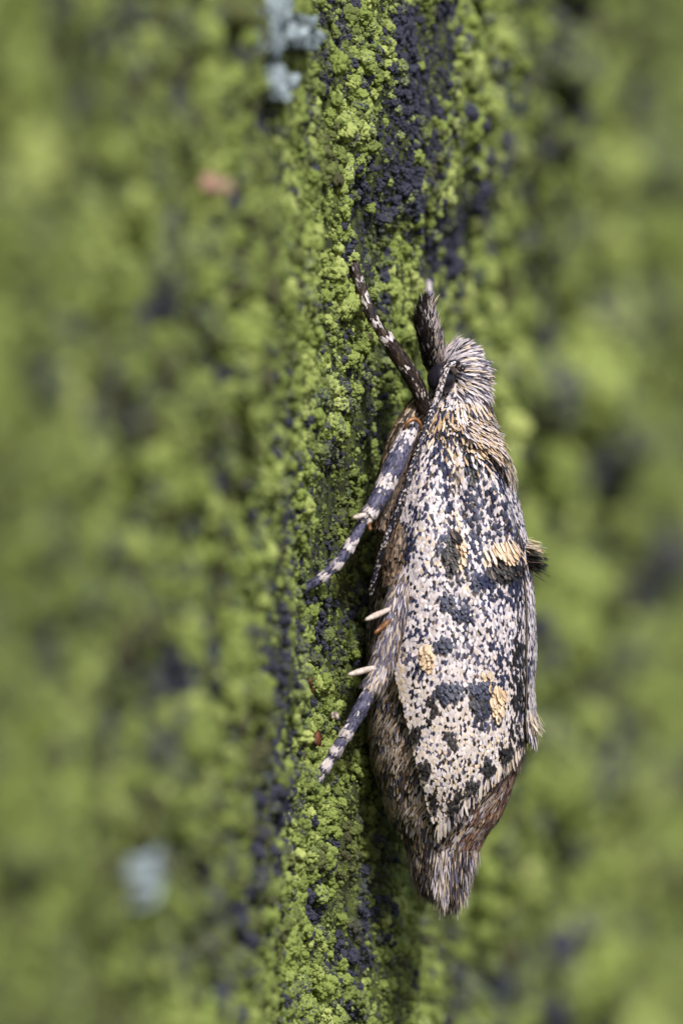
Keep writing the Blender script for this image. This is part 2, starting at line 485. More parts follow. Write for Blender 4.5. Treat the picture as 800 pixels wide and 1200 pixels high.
# -- abdomen scales
r, py, th, p, dn, tb, nn = on_body(15000, 660, 1022, -0.5, 3.7, 5)
right = unit(np.cross(nn, dn)); right = np.where(right[:, :1] < 0, -right, right)
sweep = -0.28 * np.sin((th - 1.57)) - 0.22
T = unit(dn - right * (0.30 + r.normal(0, 0.16, len(p)))[:, None])
band = np.sin((py - 690) / 13.0 + (th - 1.5) * 0.7)
pale = np.clip(0.44 + 0.14 * band + 0.25 * (noise(th * 9, py / 9, 4) - 0.5) + 0.12 * (py > 985), 0.04, 0.9)
pale = pale * np.where(th > 2.5, 0.75, 1)
isp = r.random(len(p)) < pale
col = np.where(isp[:, None], pick(len(p), [FAWN, LILAC, CREAM, TAN], [.45, .38, .1, .07], r), pick(len(p), [BROWN, SLATE, BLACK], [.45, .3, .25], r))
rust = (th < 1.0) & (py > 860)
col = np.where((rust & (r.random(len(p)) < 0.6))[:, None], pick(len(p), [(0.20, 0.11, 0.075), (0.28, 0.17, 0.12)], [.5, .5], r), col)
scales('abdomen_scales', p, T, nn, r.uniform(0.15, 0.27, len(p)), r.uniform(0.035, 0.058, len(p)), r.uniform(0.05, 0.22, len(p)), 0.06, np.clip(col, 0, 1), M_hair, body, PROF_LONG)
# -- fringes of longer pale hairs at the segment edges
PP = []
for k, (pyc, th0, th1, n) in enumerate([(800, 2.2, 3.4, 260), (838, 2.2, 3.3, 330), (882, 1.9, 3.3, 420), (938, 1.5, 3.0, 260), (930, 0.5, 1.4, 160), (912, 0.4, 1.2, 120)]):
    r, py, th, p, dn, tb, nn = on_body(n, pyc - 9, pyc + 9, th0, th1, 20 + k)
    right = unit(np.cross(nn, dn)); right = np.where(right[:, :1] < 0, -right, right)
    T = unit(dn - right * (0.75 + r.normal(0, 0.12, len(p)))[:, None])
    col = pick(len(p), [FAWN, CREAM, BROWN, LILAC], [.45, .18, .25, .12], r)
    PP.append((p, T, nn, r.uniform(0.24, 0.46, len(p)), r.uniform(0.020, 0.034, len(p)), r.uniform(0.04, 0.20, len(p)), col))
scales('fringe_hair', *[np.concatenate([q[i] for q in PP]) for i in range(6)], 0.12, np.clip(np.concatenate([q[6] for q in PP]), 0, 1), M_hair, body, PROF_HAIR)
# -- tail brush
r, py, th, p, dn, tb, nn = on_body(3000, 992, 1043, -3.14, 3.14, 40)
T = unit(np.stack([r.normal(-0.02, 0.10, len(p)), r.normal(0, 0.1, len(p)), -np.ones(len(p))], 1) + 0.05 * dn)
tuf = noise(th * 4.0, py / 60.0, 33)
col = np.where((tuf + r.normal(0, .15, len(p)) > 0.5)[:, None], pick(len(p), [LILAC, FAWN, CREAM, SLATE], [.42, .36, .08, .14], r), pick(len(p), [SLATE, BROWN, BLACK, FAWN], [.2, .4, .22, .18], r))
ln = (0.16 + 0.22 * r.random(len(p)) + 0.24 * np.exp(-((p[:, 0] - 2.28) / 0.28) ** 2) * (py > 1010)) * (0.7 + 0.6 * tuf)
scales('tail_brush', p, T, nn, ln, r.uniform(0.016, 0.038, len(p)), r.uniform(-0.04, 0.16, len(p)), 0.06, np.clip(col, 0, 1), M_hair, body, PROF_HAIR)
# -- underside and flank of the thorax, tan brown
r, py, th, p, dn, tb, nn = on_body(4200, 470, 690, 1.9, 4.2, 41)
T = jitter_dir(dn, nn, 0.3, r)
col = pick(len(p), [BROWN, (0.28, 0.19, 0.12), FAWN, BLACK, LILAC], [.44, .18, .14, .16, .08], r)
scales('flank_scales', p, T, nn, r.uniform(0.12, 0.22, len(p)), r.uniform(0.04, 0.06, len(p)), r.uniform(0.05, 0.2, len(p)), 0.06, np.clip(col, 0, 1), M_hair, body, PROF_LONG)
# -- thorax hair scales
r, py, th, p, dn, tb, nn = on_body(3600, 458, 560, -0.9, 2.15, 42)
right = unit(np.cross(nn, dn)); right = np.where(right[:, :1] < 0, -right, right)
T = unit(dn + right * (0.28 + r.normal(0, 0.2, len(p)))[:, None])
strip = noise(th * 7, py / 22, 9)
col = np.where((strip > 0.52)[:, None], pick(len(p), [CREAM, WHITE, TAN, BROWN, NAVY], [.32, .30, .2, .1, .08], r),
               pick(len(p), [NAVY, BROWN, TAN, CREAM, BLACK], [.28, .2, .16, .22, .14], r))
kp = ~((th > 1.45) & (py < 478))
p, T, nn, col = p[kp], T[kp], nn[kp], col[kp]
scales('thorax_hair', p, T, nn, r.uniform(0.20, 0.44, len(p)), r.uniform(0.030, 0.055, len(p)), r.uniform(0.1, 0.6, len(p)), 0.22, np.clip(col, 0, 1), M_hair, body, PROF_LONG)
# -- head hair, combed back from the face over the crown
r, py, th, p, dn, tb, nn = on_body(2900, 405, 464, -1.4, 2.3, 43)
fc = at(516, 436, -0.35)
away = p - fc
clump = np.stack([noise(th * 6, py / 7, 71), noise(th * 6, py / 7, 72), noise(th * 6, py / 7, 73)], 1) - 0.5
T = unit(1.1 * unit(away - nn * (away * nn).sum(1, keepdims=True)) + 0.25 * dn + np.array([0.35, 0, 0]) + 0.9 * clump + r.normal(0, 0.10, p.shape))
keep = np.linalg.norm((p - at(516, 443, -0.40)) * np.array([1, .3, 1]), axis=1) > 0.30
keep &= ~((th > 1.62) & (py > 424))
p, T, nn = p[keep], T[keep], nn[keep]
col = pick(len(p), [WHITE, CREAM, LILAC, SLATE, BLACK], [.26, .14, .28, .18, .14], r)
th = th[keep]; py = py[keep]
ln = r.uniform(0.20, 0.44, len(p)) * (1 + 0.12 * np.clip((1.1 - th) / 0.8, 0, 1) * (py > 425))
scales('head_hair', p, T, nn, ln, r.uniform(0.018, 0.034, len(p)), r.uniform(0.3, 0.85, len(p)), 0.42, np.clip(col, 0, 1), M_hair, body, PROF_HAIR)

# -- short scales on the cheek behind the eye
r, py, th, p, dn, tb, nn = on_body(700, 446, 486, 1.15, 3.0, 44)
T = jitter_dir(dn, nn, 0.35, r)
scales('face_scales', p, T, nn, r.uniform(0.10, 0.2, len(p)), r.uniform(0.035, 0.055, len(p)), r.uniform(0.1, 0.4, len(p)), 0.1,
       np.clip(pick(len(p), [WHITE, NAVY, LILAC, BLACK, CREAM], [.34, .2, .2, .14, .12], r), 0, 1), M_hair, body, PROF_LONG)

# -- forewings: roof over the back, the near one facing us
W_py = [478, 500, 520, 560, 600, 640, 680, 720, 760, 800, 840, 865, 890, 915, 940, 958, 970]
W_L = [508, 499, 493, 483, 474, 467, 461, 458, 461, 468, 478, 484, 490, 496, 502, 506, 509]
W_R = [545, 566, 580, 597, 605, 611, 616, 618, 619, 618, 616, 613, 592, 566, 542, 524, 512]
W_K = [545, 566, 580, 597, 605, 611, 616, 618, 619, 618, 616, 614, 611, 606, 598, 590, 584]   # ridge line, not cut by the wing end
wL, wR, wK = curve(W_py, W_L), curve(W_py, W_R), curve(W_py, W_K)
FOLDS = [((566, 500), (606, 720), 9, 0.09), ((520, 500), (546, 650), 9, -0.10), ((548, 510), (600, 640), 10, 0.10), ((505, 520), (488, 700), 20, 0.06),
         ((556, 640), (585, 830), 12, 0.06), ((540, 560), (572, 700), 10, -0.07), ((528, 640), (560, 800), 12, -0.03)]

def wing_relief(px, py):
    h = 0.05 * (fbm(px / 34.0, py / 60.0, 90) - 0.5)
    for (x0, y0), (x1, y1), wd, hh in FOLDS:
        t = np.clip((py - y0) / (y1 - y0), -0.1, 1.1)
        h = h + hh * 2.0 * np.exp(-((px - (x0 + (x1 - x0) * t)) / wd) ** 2) * np.clip(1 - np.abs(t - 0.5) * 1.6, 0, 1)
    return h

def wing_pt(py, th, side=1, off=0.0):
    c = (fL(py) + fR(py)) / 2
    w = (wK(py) - c) / 0.985
    d = w * PX * 1.0
    px = c + w * np.cos(th)
    if side > 0:
        h = wing_relief(px, py) + off
        return at(px + h * 0.7 * np.cos(th) / PX, py, -(d + h) * np.sin(th))
    w = w + 6.5 * np.clip((py - 560) / 80, 0, 1) + 4 * np.clip((py - 810) / 50, 0, 1)
    h = 0.05 * (noise(th * 5, py / 40, 91) - .5) + off
    return at(c + w * np.cos(th) + h * np.cos(th) / PX, py, (d + 0.04 + h) * np.sin(th) + 0.05)

def wing_th(px, py):
    c = (fL(py) + fR(py)) / 2; w = (wK(py) - c) / 0.985
    return np.arccos(np.clip((px - c) / w, -1, 1))

def build_wing(side):
    rows = np.linspace(478, 966, 150) if side > 0 else np.linspace(478, 868, 110)
    u = np.linspace(0, 1, 50)
    Py = np.repeat(rows[:, None], 50, 1)
    t0, t1 = wing_th(wR(rows), rows), wing_th(wL(rows), rows)
    if side < 0:
        t0 = np.full_like(rows, -0.42)
    Th = t0[:, None] * (1 - u) + t1[:, None] * u
    o = mesh_from('forewing', wing_pt(Py, Th, side).reshape(-1, 3), grid_faces(len(rows), 50), M_membrane, moth)
    sd = o.modifiers.new('thickness', 'SOLIDIFY'); sd.thickness = 0.02; sd.offset = -1 if side > 0 else 1
    return o
forewing = build_wing(1)
far_wing = build_wing(-1)
far_wing['label'] = 'far forewing showing as a narrow strip along the back'
forewing['label'] = 'near forewing with dark raised spots and cream tufts'

# pattern and one painted shadow: pixel place on the wing, radii, strength, pigment
BLOB = [(470, 640, 15, 15, .7, 'n'), (473, 622, 9, 9, .4, 'n'), (512, 520, 8, 22, .6, 'n'), (524, 560, 7, 50, .35, 'n'), (500, 508, 8, 10, .4, 'n'),
        (529, 655, 9, 20, .9, 'k'), (520, 640, 8, 12, .5, 'n'), (545, 668, 8, 10, .6, 'n'), (563, 683, 11, 8, .9, 'n'), (590, 671, 13, 10, .9, 'k'), (578, 700, 9, 10, .35, 'n'),
        (600, 690, 8, 24, .4, 'n'), (524, 706, 9, 8, .95, 'n'), (541, 718, 9, 8, .95, 'n'), (519, 757, 7, 10, .95, 'n'), (560, 600, 10, 60, .28, 'n'), (553, 545, 7, 22, .6, 'k'),  # the last blob is the shadow below the thorax hair, painted black
        (580, 590, 8, 50, .25, 'n'), (476, 771, 12, 8, .75, 's'), (492, 788, 8, 8, .5, 'n'), (527, 811, 14, 9, .98, 'n'), (562, 806, 13, 7, .9, 'n'), (566, 826, 8, 12, .75, 'n'),
        (570, 848, 14, 8, .7, 's'), (505, 830, 8, 12, .4, 'k'), (488, 861, 6, 8, .95, 'k'), (498, 902, 8, 8, .98, 'k'), (507, 938, 5, 11, .9, 'k'), 
        (528, 946, 5, 9, .8, 'k'), (537, 938, 5, 9, .7, 'k'), (551, 922, 7, 10, .95, 'k'), (571, 902, 7, 11, .95, 'k'), (590, 884, 6, 10, .9, 'k'), (604, 872, 5, 7, .6, 'k'),
        (528, 868, 6, 10, .5, 'k'), (545, 770, 12, 12, .25, 's'), (560, 775, 12, 10, .3, 's'), (585, 780, 6, 30, .3, 'n'), (604, 800, 8, 50, .4, 'k'), (500, 600, 12, 8, .2, 'n'),
        (537, 620, 6, 22, .35, 'c'), (540, 660, 5, 12, .6, 'c'), (500, 771, 7, 14, .95, 'C'), (582, 827, 7, 18, .9, 'C'), (571, 793, 7, 8, .7, 'C'), (590, 652, 9, 12, .5, 'C'),
        (545, 690, 10, 8, .3, 'c'), (572, 658, 8, 8, .5, 'c'), (536, 545, 6, 30, .3, 'c'), (465, 690, 7, 60, .3, 'W'), (470, 790, 6, 50, .5, 'W'), (505, 640, 14, 40, .12, 'W')]
PIG = {'n': NAVY, 'k': BLACK, 's': SLATE, 'c': CREAM, 'C': (0.62, 0.46, 0.30), 'W': CREAM}

def wing_colour(px, py, r):
    n = len(px)
    low = np.clip((py - 760) / 110, 0, 1)[:, None]
    pale = pick(n, [WHITE, (0.64, 0.57, 0.575), LILAC, (0.58, 0.48, 0.42)], [.5, .2, .18, .12], r, 0.17) * (1 - low) + pick(n, [CREAM, WHITE, (0.63, 0.55, 0.48)], [.2, .45, .35], r) * low
    dark = np.where(r.random((n, 1)) < 0.7 - 0.5 * low, pick(n, [NAVY, SLATE, (0.048, 0.05, 0.105)], [.5, .22, .28], r), pick(n, [BLACK, SLATE, BROWN], [.55, .2, .25], r))
    pd = 0.275 + 0.20 * (fbm(px / 14.0, py / 20.0, 95) - 0.5) - 0.05 * np.clip((py - 830) / 40, 0, 1)
    pd = pd + 0.13 * np.clip((px - 525) / 25, 0, 1) * np.clip((740 - py) / 60, 0, 1)
    for (x0, y0), (x1, y1), s_ in [((516, 505), (532, 650), .40), ((545, 525), (570, 690), .32), ((578, 560), (602, 700), .30), ((600, 600), (610, 850), .40), ((548, 640), (588, 800), .25)]:  # crease shade put into the colour: more dark scales along the fold grooves
        t_ = (py - y0) / (y1 - y0)
        pd = pd + s_ * np.exp(-((px - (x0 + (x1 - x0) * t_)) / 3.6) ** 2) * ((t_ > 0) & (t_ < 1))
    edge = np.clip(1 - (px - wL(py)) / 16.0, 0, 1) * (py > 560)
    pd = pd * (1 - 0.75 * edge)
    col = np.where((r.random(n) < pd)[:, None], dark, pale)
    raised = np.zeros(n)
    for cx, cy, rx, ry, s, ty in BLOB:
        grow = {'k': 1.1, 'n': 1.1}.get(ty, 1.0); rx, ry = rx * grow, ry * grow
        g = np.exp(-(((px - cx) / rx) ** 2 + ((py - cy) / ry) ** 2) ** 2)
        hit = r.random(n) < s * g
        col = np.where(hit[:, None], np.array(PIG[ty]) * (1 + r.normal(0, 0.16, (n, 1))), col)
        if ty in 'nkC': raised = np.maximum(raised, hit * s)
    return np.clip(col, 0.004, 0.85), raised

def cover_wing(side, wing, seed):
    r = np.random.default_rng(seed)
    PYs, THs = [], []
    py = 488.0
    while py < (964 if side > 0 else 862):
        t0 = float(wing_th(wR(np.array([py])), np.array([py]))[0]); t1 = float(wing_th(wL(np.array([py])), np.array([py]))[0])
        if side < 0: t0 = -0.40; t1 = min(t1, 1.9)
        wmm = float(((wK(py) - (fL(py) + fR(py)) / 2)) * PX)
        pitch = (3.2 if py > 860 else 3.4) * PX
        n = max(3, int((t1 - t0) * wmm / pitch))
        th = np.linspace(t0, t1, n) + (0.5 * pitch / wmm) * (len(PYs) % 2) + r.normal(0, 0.2 * pitch / wmm, n)
        THs.append(th); PYs.append(py + r.normal(0, 0.8, n))
        py += 2.4 if py > 860 else 2.75
    py, th = np.concatenate(PYs), np.concatenate(THs)
    fn = lambda a, b: wing_pt(a, b, side, 0.012)
    p, dn, tb, nn = frame_of(fn, py, th, 1.5, 0.02)
    px = (fL(py) + fR(py)) / 2 + (wK(py) - (fL(py) + fR(py)) / 2) / 0.985 * np.cos(th)
    out = p - at((fL(py) + fR(py)) / 2, py, 0.0)
    nn = np.where((out * nn).sum(1, keepdims=True) < 0, -nn, nn)
    if side > 0:
        col, raised = wing_colour(px, py, r)
    else:
        col, raised = wing_colour(px + 4, py, r); raised[:] = 0
    right = unit(np.cross(nn, dn)); right = np.where(right[:, :1] < 0, -right, right)
    T = jitter_dir(unit(dn - right * (0.10 * (px < 500))[:, None]), nn, 0.07, r)
    n = len(p)
    near_base = np.clip((580 - py) / 80, 0, 1) + 0.5 * np.clip((px - 590) / 20, 0, 1)
    small = 1 - 0.22 * np.clip((py - 840) / 80, 0, 1)
    Ln = r.uniform(0.086, 0.118, n) * (1 + 0.7 * near_base) * small
    Wn = r.uniform(0.060, 0.084, n) * (1 - 0.35 * np.clip(near_base, 0, 1)) * small
    lift = r.uniform(0.09, 0.25, n) + raised * r.uniform(0.1, 0.5, n)
    p = p + nn * (raised * r.uniform(0.0, 0.07, n))[:, None]
    scales('wing_scales', p - T * Ln[:, None] * 0.4, T, nn, Ln, Wn, lift, 0.10, col, M_scale, wing)
    # fringe along the wing end
    q = np.linspace(0, 1, 340 if side > 0 else 90)
    if side > 0:
        fy = 864 + (966 - 864) * q + r.normal(0, 2, len(q)); fx = wR(fy) - r.uniform(0, 3, len(q))
        fth = wing_th(fx, fy)
    else:
        fy = np.full(len(q), 858.) + r.normal(0, 3, len(q)); fth = -0.40 + 1.3 * q
        fx = np.full(len(q), 620.)
    p, dn, tb, nn = frame_of(fn, fy, fth, 1.5, 0.02)
    nn = np.where(((p - at(523, fy, 0.0)) * nn).sum(1, keepdims=True) < 0, -nn, nn)
    T = unit(jitter_dir(dn, nn, 0.14, r) + np.array([0.12, 0, 0]))
    c, _ = wing_colour(fx, fy, r)
    c = np.where((r.random(len(q)) < 0.35)[:, None], pick(len(q), [FAWN, LILAC, CREAM], [.4, .35, .25], r), c)
    scales('wing_fringe', p, T, nn, r.uniform(0.2, 0.38, len(q)), r.uniform(0.035, 0.06, len(q)), r.uniform(0, 0.15, len(q)), 0.08, np.clip(c, 0, 1), M_hair, wing, PROF_LONG)
cover_wing(1, forewing, 60)
cover_wing(-1, far_wing, 61)

# -- raised tufts: bundles of long scales standing off the wing
def tuft(px, py, rx, ry, n, cols, L, W, lift, direction, side=1, seed=0, wing=None, vary=0.2):
    r = np.random.default_rng(seed)
    fx, fy = px + r.normal(0, rx, n), py + r.normal(0, ry, n)
    th = wing_th(fx, fy)
    fn = lambda a, b: wing_pt(a, b, side, 0.02)
    if side < 0: th = r.uniform(-0.38, 0.1, n)
    p, dn, tb, nn = frame_of(fn, fy, th, 1.5, 0.02)
    nn = np.where(((p - at(523, fy, 0.0)) * nn).sum(1, keepdims=True) < 0, -nn, nn)
    T = unit(jitter_dir(dn, nn, 0.14, r) + np.array(direction))
    scales('scale_tuft', p, T, nn, L * r.uniform(1 - 1.6 * vary, 1 + vary, n), W * r.uniform(0.8, 1.2, n), r.normal(lift, 0.1 + 0.12 * (side < 0), n), 0.12, np.clip(pick(n, *cols, r), 0, 1), M_scale, wing or forewing, PROF_LONG)
PALE = ([CREAM, (0.60, 0.42, 0.26), TAN], [.35, .35, .3]); DK = ([NAVY, BLACK, SLATE], [.5, .4, .1]); KK = ([BLACK, BROWN], [.8, .2])
tuft(586, 640, 7, 4, 60, PALE, 0.36, 0.06, 0.45, (0.30, 0, 0), seed=1)
tuft(590, 664, 8, 5, 70, KK, 0.22, 0.07, 0.5, (0.1, 0, 0), seed=2)
tuft(530, 642, 4, 10, 60, KK, 0.24, 0.07, 0.55, (0.1, 0, 0), seed=3)
tuft(537, 638, 2.5, 9, 36, PALE, 0.26, 0.06, 0.4, (0.2, 0, 0), seed=4)
tuft(581, 815, 4, 9, 60, PALE, 0.24, 0.07, 0.4, (0.05, 0, 0), seed=5)
tuft(500, 766, 3.5, 7, 40, PALE, 0.20, 0.07, 0.3, (0.05, 0, 0), seed=6)
tuft(563, 822, 5, 10, 60, DK, 0.2, 0.08, 0.4, (0, 0, 0), seed=7)
tuft(525, 807, 7, 4, 50, DK, 0.18, 0.08, 0.45, (0, 0, 0), seed=8)
tuft(600, 640, 5, 3, 100, ([CREAM, TAN, LILAC], [.5, .3, .2]), 0.32, 0.034, 0.58, (0.75, 0, 0.15), side=-1, seed=9, wing=far_wing, vary=0.4)
tuft(600, 656, 5, 6, 230, KK, 0.32, 0.040, 0.60, (0.7, 0, 0.15), side=-1, seed=10, wing=far_wing, vary=0.4)
tuft(600, 842, 5, 5, 40, ([CREAM, LILAC], [.6, .4]), 0.3, 0.05, 0.3, (0.15, 0, 0), side=-1, seed=11, wing=far_wing)
# cream shoulder tuft where the wing joins the thorax
tuft(532, 492, 5, 7, 110, ([CREAM, WHITE, TAN, NAVY], [.45, .25, .15, .15]), 0.34, 0.05, 0.55, (0.12, 0, 0), seed=12)
tuft(556, 520, 9, 9, 120, ([CREAM, WHITE, TAN, NAVY, BLACK], [.35, .2, .2, .15, .1]), 0.34, 0.05, 0.4, (0.22, 0, 0), seed=13)

# mantle of long hair scales hanging from the thorax over the wing roots
r = np.random.default_rng(88)
fx, fy = r.uniform(520, 596, 2600), r.uniform(484, 556, 2600)
k_ = (fy < 508 + (fx - 536) * 0.86) & (fx < wK(fy) + 1)
fx, fy = fx[k_], fy[k_]; n_ = len(fx)
p, dn, tb, nn = frame_of(lambda a, b: wing_pt(a, b, 1, 0.05), fy, wing_th(fx, fy), 1.5, 0.02)
nn = np.where(((p - at(523, fy, 0.0)) * nn).sum(1, keepdims=True) < 0, -nn, nn)
lock = noise(fx / 7.0, fy / 26.0, 89)
T = unit(jitter_dir(dn, nn, 0.16, r) + np.array([0.34, 0, 0]) * np.clip((596 - fx) / 40, -0.3, 1)[:, None] + (lock - 0.5)[:, None] * np.array([0.5, 0, 0]))
col = np.where((lock + r.normal(0, .12, n_) > 0.5)[:, None], pick(n_, [CREAM, WHITE, TAN, BROWN], [.40, .28, .2, .12], r), pick(n_, [NAVY, BROWN, BLACK, TAN, CREAM], [.26, .26, .2, .16, .12], r))
scales('thorax_hair', p + nn * (0.10 * lock)[:, None], T, nn, r.uniform(0.22, 0.44, n_), r.uniform(0.026, 0.045, n_), (r.uniform(0.1, 0.5, n_) + 0.2 * lock) * np.clip((606 - fx) / 40, 0.35, 1), 0.25, np.clip(col, 0, 1), M_hair, body, PROF_LONG)

# brown hindwing edge showing under the wing end
rows = np.linspace(800, 900, 30); u = np.linspace(0.02, 0.9, 16)
Py = np.repeat(rows[:, None], 16, 1)
hw_pt = lambda a, b: at((fL(a) + fR(a)) / 2 + ((fR(a) - fL(a)) / 2 + 5) * np.cos(b), a, -((fR(a) - fL(a)) / 2 * PX * 0.92 + 0.06) * np.sin(b))
hind = mesh_from('hindwing', hw_pt(Py, np.repeat(u[None] * (1 - 0.55 * np.clip((Py - 850) / 50, 0, 1)), 1, 0)).reshape(-1, 3), grid_faces(30, 16), M_membrane, moth)
r = np.random.default_rng(77)
py, th = r.uniform(805, 893, 900), r.uniform(0.02, 0.75, 900)
p, dn, tb, nn = frame_of(hw_pt, py, th, 1.5, 0.02); nn = np.where(((p - at(523, py, 0.0)) * nn).sum(1, keepdims=True) < 0, -nn, nn)
scales('wing_scales', p, jitter_dir(dn, nn, 0.1, r), nn, r.uniform(0.2, 0.4, 900), r.uniform(0.03, 0.05, 900), 0.06, 0.04,
       np.clip(pick(900, [(0.16, 0.10, 0.07), BROWN, SLATE, FAWN], [.4, .3, .15, .15], r), 0, 1), M_hair, hind, PROF_LONG)

# -- tubes: legs, antenna, palps
def spline(pts, m=60):
    pts = np.array(pts, float)
    t = np.concatenate([[0], np.cumsum(np.linalg.norm(np.diff(pts[:, :2], axis=0), axis=1))]); t /= t[-1]
    fs = [curve(t, pts[:, k]) for k in range(pts.shape[1])]
    tt = np.linspace(0, 1, m)
    q = np.stack([f(tt) for f in fs], 1)
    return tt, at(q[:, 0], q[:, 1], q[:, 2]), q[:, 3] * PX

class Tube:
    def __init__(self, pts, m=60, joints=()):
        self.t, self.c, self.r = spline(pts, m)
        for j in joints:                       # a waist at each joint, the segment flaring just before it
            self.r = self.r * (1 - 0.34 * np.exp(-((self.t - j) / 0.009) ** 2) + 0.14 * np.exp(-((self.t - j + 0.022) / 0.012) ** 2))
        self.tan = unit(np.gradient(self.c, axis=0))
        ref = np.array([0, -1.0, 0.0])
        self.u = unit(np.cross(self.tan, ref)); self.v = unit(np.cross(self.u, self.tan))   # v faces the camera side
    def pt(self, t, th):
        ip = lambda A: np.stack([np.interp(t, self.t, A[:, k]) for k in range(3)], -1)
        c, u, v = ip(self.c), ip(self.u), ip(self.v); rr = np.interp(t, self.t, self.r)
        return c + (u * np.cos(th)[..., None] + v * np.sin(th)[..., None]) * rr[..., None]
    def mesh(self, name, mat, parent, sides=14):
        th = np.linspace(0, 2 * np.pi, sides, endpoint=False)
        T, H = np.meshgrid(self.t, th, indexing='ij')
        o = mesh_from(name, self.pt(T, H).reshape(-1, 3), grid_faces(len(self.t), sides, True), mat, parent)
        bm = bmesh.new(); bm.from_mesh(o.data); bmesh.ops.holes_fill(bm, edges=bm.edges, sides=0)
        bmesh.ops.recalc_face_normals(bm, faces=bm.faces); bm.to_mesh(o.data); bm.free()
        return o
    def cover(self, name, n, L, W, lift, colour, parent, seed, t0=0.0, t1=1.0, prof=PROF_LONG, jit=0.14, mat=None):
        r = np.random.default_rng(seed)
        t, th = r.uniform(t0, t1, n), r.uniform(0, 2 * np.pi, n)
        p = self.pt(t, th)
        ip = lambda A: np.stack([np.interp(t, self.t, A[:, k]) for k in range(3)], -1)
        nn = unit(p - ip(self.c)); T = jitter_dir(ip(self.tan), nn, jit, r)
        col = colour(t, th, r)
        scales(name, p, T, nn, L * r.uniform(0.75, 1.25, n), W * r.uniform(0.8, 1.2, n), np.abs(r.normal(lift, 0.06, n)), 0.05, np.clip(col, 0, 1), mat or M_hair, parent, prof)

def banded(bands, dark, pale, mottle=0.0, split=None):
    """bands: (centre t, half width, strength)"""
    def f(t, th, r):
        pr = np.full(len(t), 0.012 + mottle)
        for c, w, s in bands:
            pr = np.maximum(pr, s * (np.abs(t + r.normal(0, 0.008, len(t)) - c) < w))
        hit = r.random(len(t)) < pr
        return np.where(hit[:, None], pick(len(t), *pale, r), pick(len(t), *dark, r))
    return f
LEGDARK = ([SLATE, (0.06, 0.058, 0.105), NAVY, (0.115, 0.108, 0.17)], [.3, .3, .15, .25])
LEGBROWN = ([BLACK, BROWN, (0.035, 0.022, 0.018)], [.4, .25, .35])
LEGPALE = ([WHITE, (0.64, 0.56, 0.52), LILAC], [.5, .35, .15])

def spur(name, a, b, w, parent, mat=M_spur):
    mid = [(a[i] + b[i]) / 2 for i in range(3)]
    tb_ = Tube([(*a, w * 0.75), (*mid, w), (b[0] * .9 + mid[0] * .1, b[1] * .9 + mid[1] * .1, b[2], w * .55), (*b, w * 0.12)], 14)
    return tb_.mesh(name, mat, parent, 10)

# middle leg, near side
f1 = Tube([(476, 500, -0.95, 11), (462, 545, -1.2, 15), (453, 590, -1.35, 13), (446, 616, -1.45, 8)], 30)
t1 = Tube([(484, 496, -1.45, 8), (476, 512, -1.7, 10.5), (462, 545, -1.95, 11.5), (446, 580, -2.15, 10), (430, 606, -2.3, 7.6), (426, 611, -2.32, 5.6),
           (412, 636, -2.45, 6), (398, 657, -2.5, 5.5), (378, 676, -2.5, 4.8), (355, 691, -2.45, 4.0)], 220, (0.497, 0.70, 0.80, 0.885, 0.945))
leg = t1.mesh('leg', M_body, moth); leg['label'] = 'banded middle leg reaching out to the left'
fo = f1.mesh('femur', M_body, leg)
f1.cover('leg_scales', 900, 0.16, 0.045, 0.08, lambda t, th, r: pick(len(t), [BROWN, (0.17, 0.115, 0.08), (0.3, 0.2, 0.12), BLACK], [.35, .35, .15, .15], r), fo, 70)
t1.cover('leg_scales', 3300, 0.12, 0.05, 0.06, banded([(0.055, .035, .8), (0.12, .03, .4), (0.305, .03, .95), (0.475, .02, .97), (0.515, .012, .9), (0.655, .024, .95), (0.77, .02, .92), (0.86, .016, .8)], LEGDARK, LEGPALE), leg, 71)
jt = Tube([(473, 506, -1.75, 1.6), (476, 497, -1.9, 2.2), (484, 491, -1.85, 2.6), (491, 495, -1.8, 2.2), (494, 504, -1.7, 1.6)], 24); jt.mesh('joint', M_joint, leg)
spur('spur', (428, 603, -2.5), (413, 607, -2.75), 3.2, leg); spur('spur', (430, 606, -2.3), (434, 622, -2.5), 2.6, leg, M_joint)

# fore leg, near side
t2 = Tube([(497, 482, -0.75, 8), (492, 462, -0.95, 8.5), (478, 435, -1.15, 9), (462, 411, -1.3, 8.2), (453, 398, -1.35, 7), (448, 391, -1.35, 5.4), (437, 374, -1.35, 5.6),
           (427, 348, -1.3, 5), (417, 318, -1.2, 4.6), (408, 283, -1.0, 3.8)], 220, (0.445, 0.62, 0.75, 0.85, 0.93))
leg = t2.mesh('leg', M_body, moth); leg['label'] = 'dark brown front leg reaching up, thin pale bands'
t2.cover('leg_scales', 2600, 0.13, 0.042, 0.09, banded([(0.09, .02, .35), (0.245, .018, .35), (0.42, .022, .95), (0.515, .02, .9), (0.655, .018, .9), (0.76, .018, .8), (0.86, .015, .5)], LEGBROWN, LEGPALE), leg, 72)
cx_ = Tube([(492, 470, -0.6, 10), (474, 500, -0.7, 12), (458, 540, -0.75, 11), (450, 565, -0.75, 7)], 30)
cx_o = cx_.mesh('coxa', M_body, leg)
cx_.cover('leg_scales', 800, 0.16, 0.045, 0.1, lambda t, th, r: pick(len(t), [BROWN, TAN, FAWN, BLACK], [.4, .22, .2, .18], r), cx_o, 73)

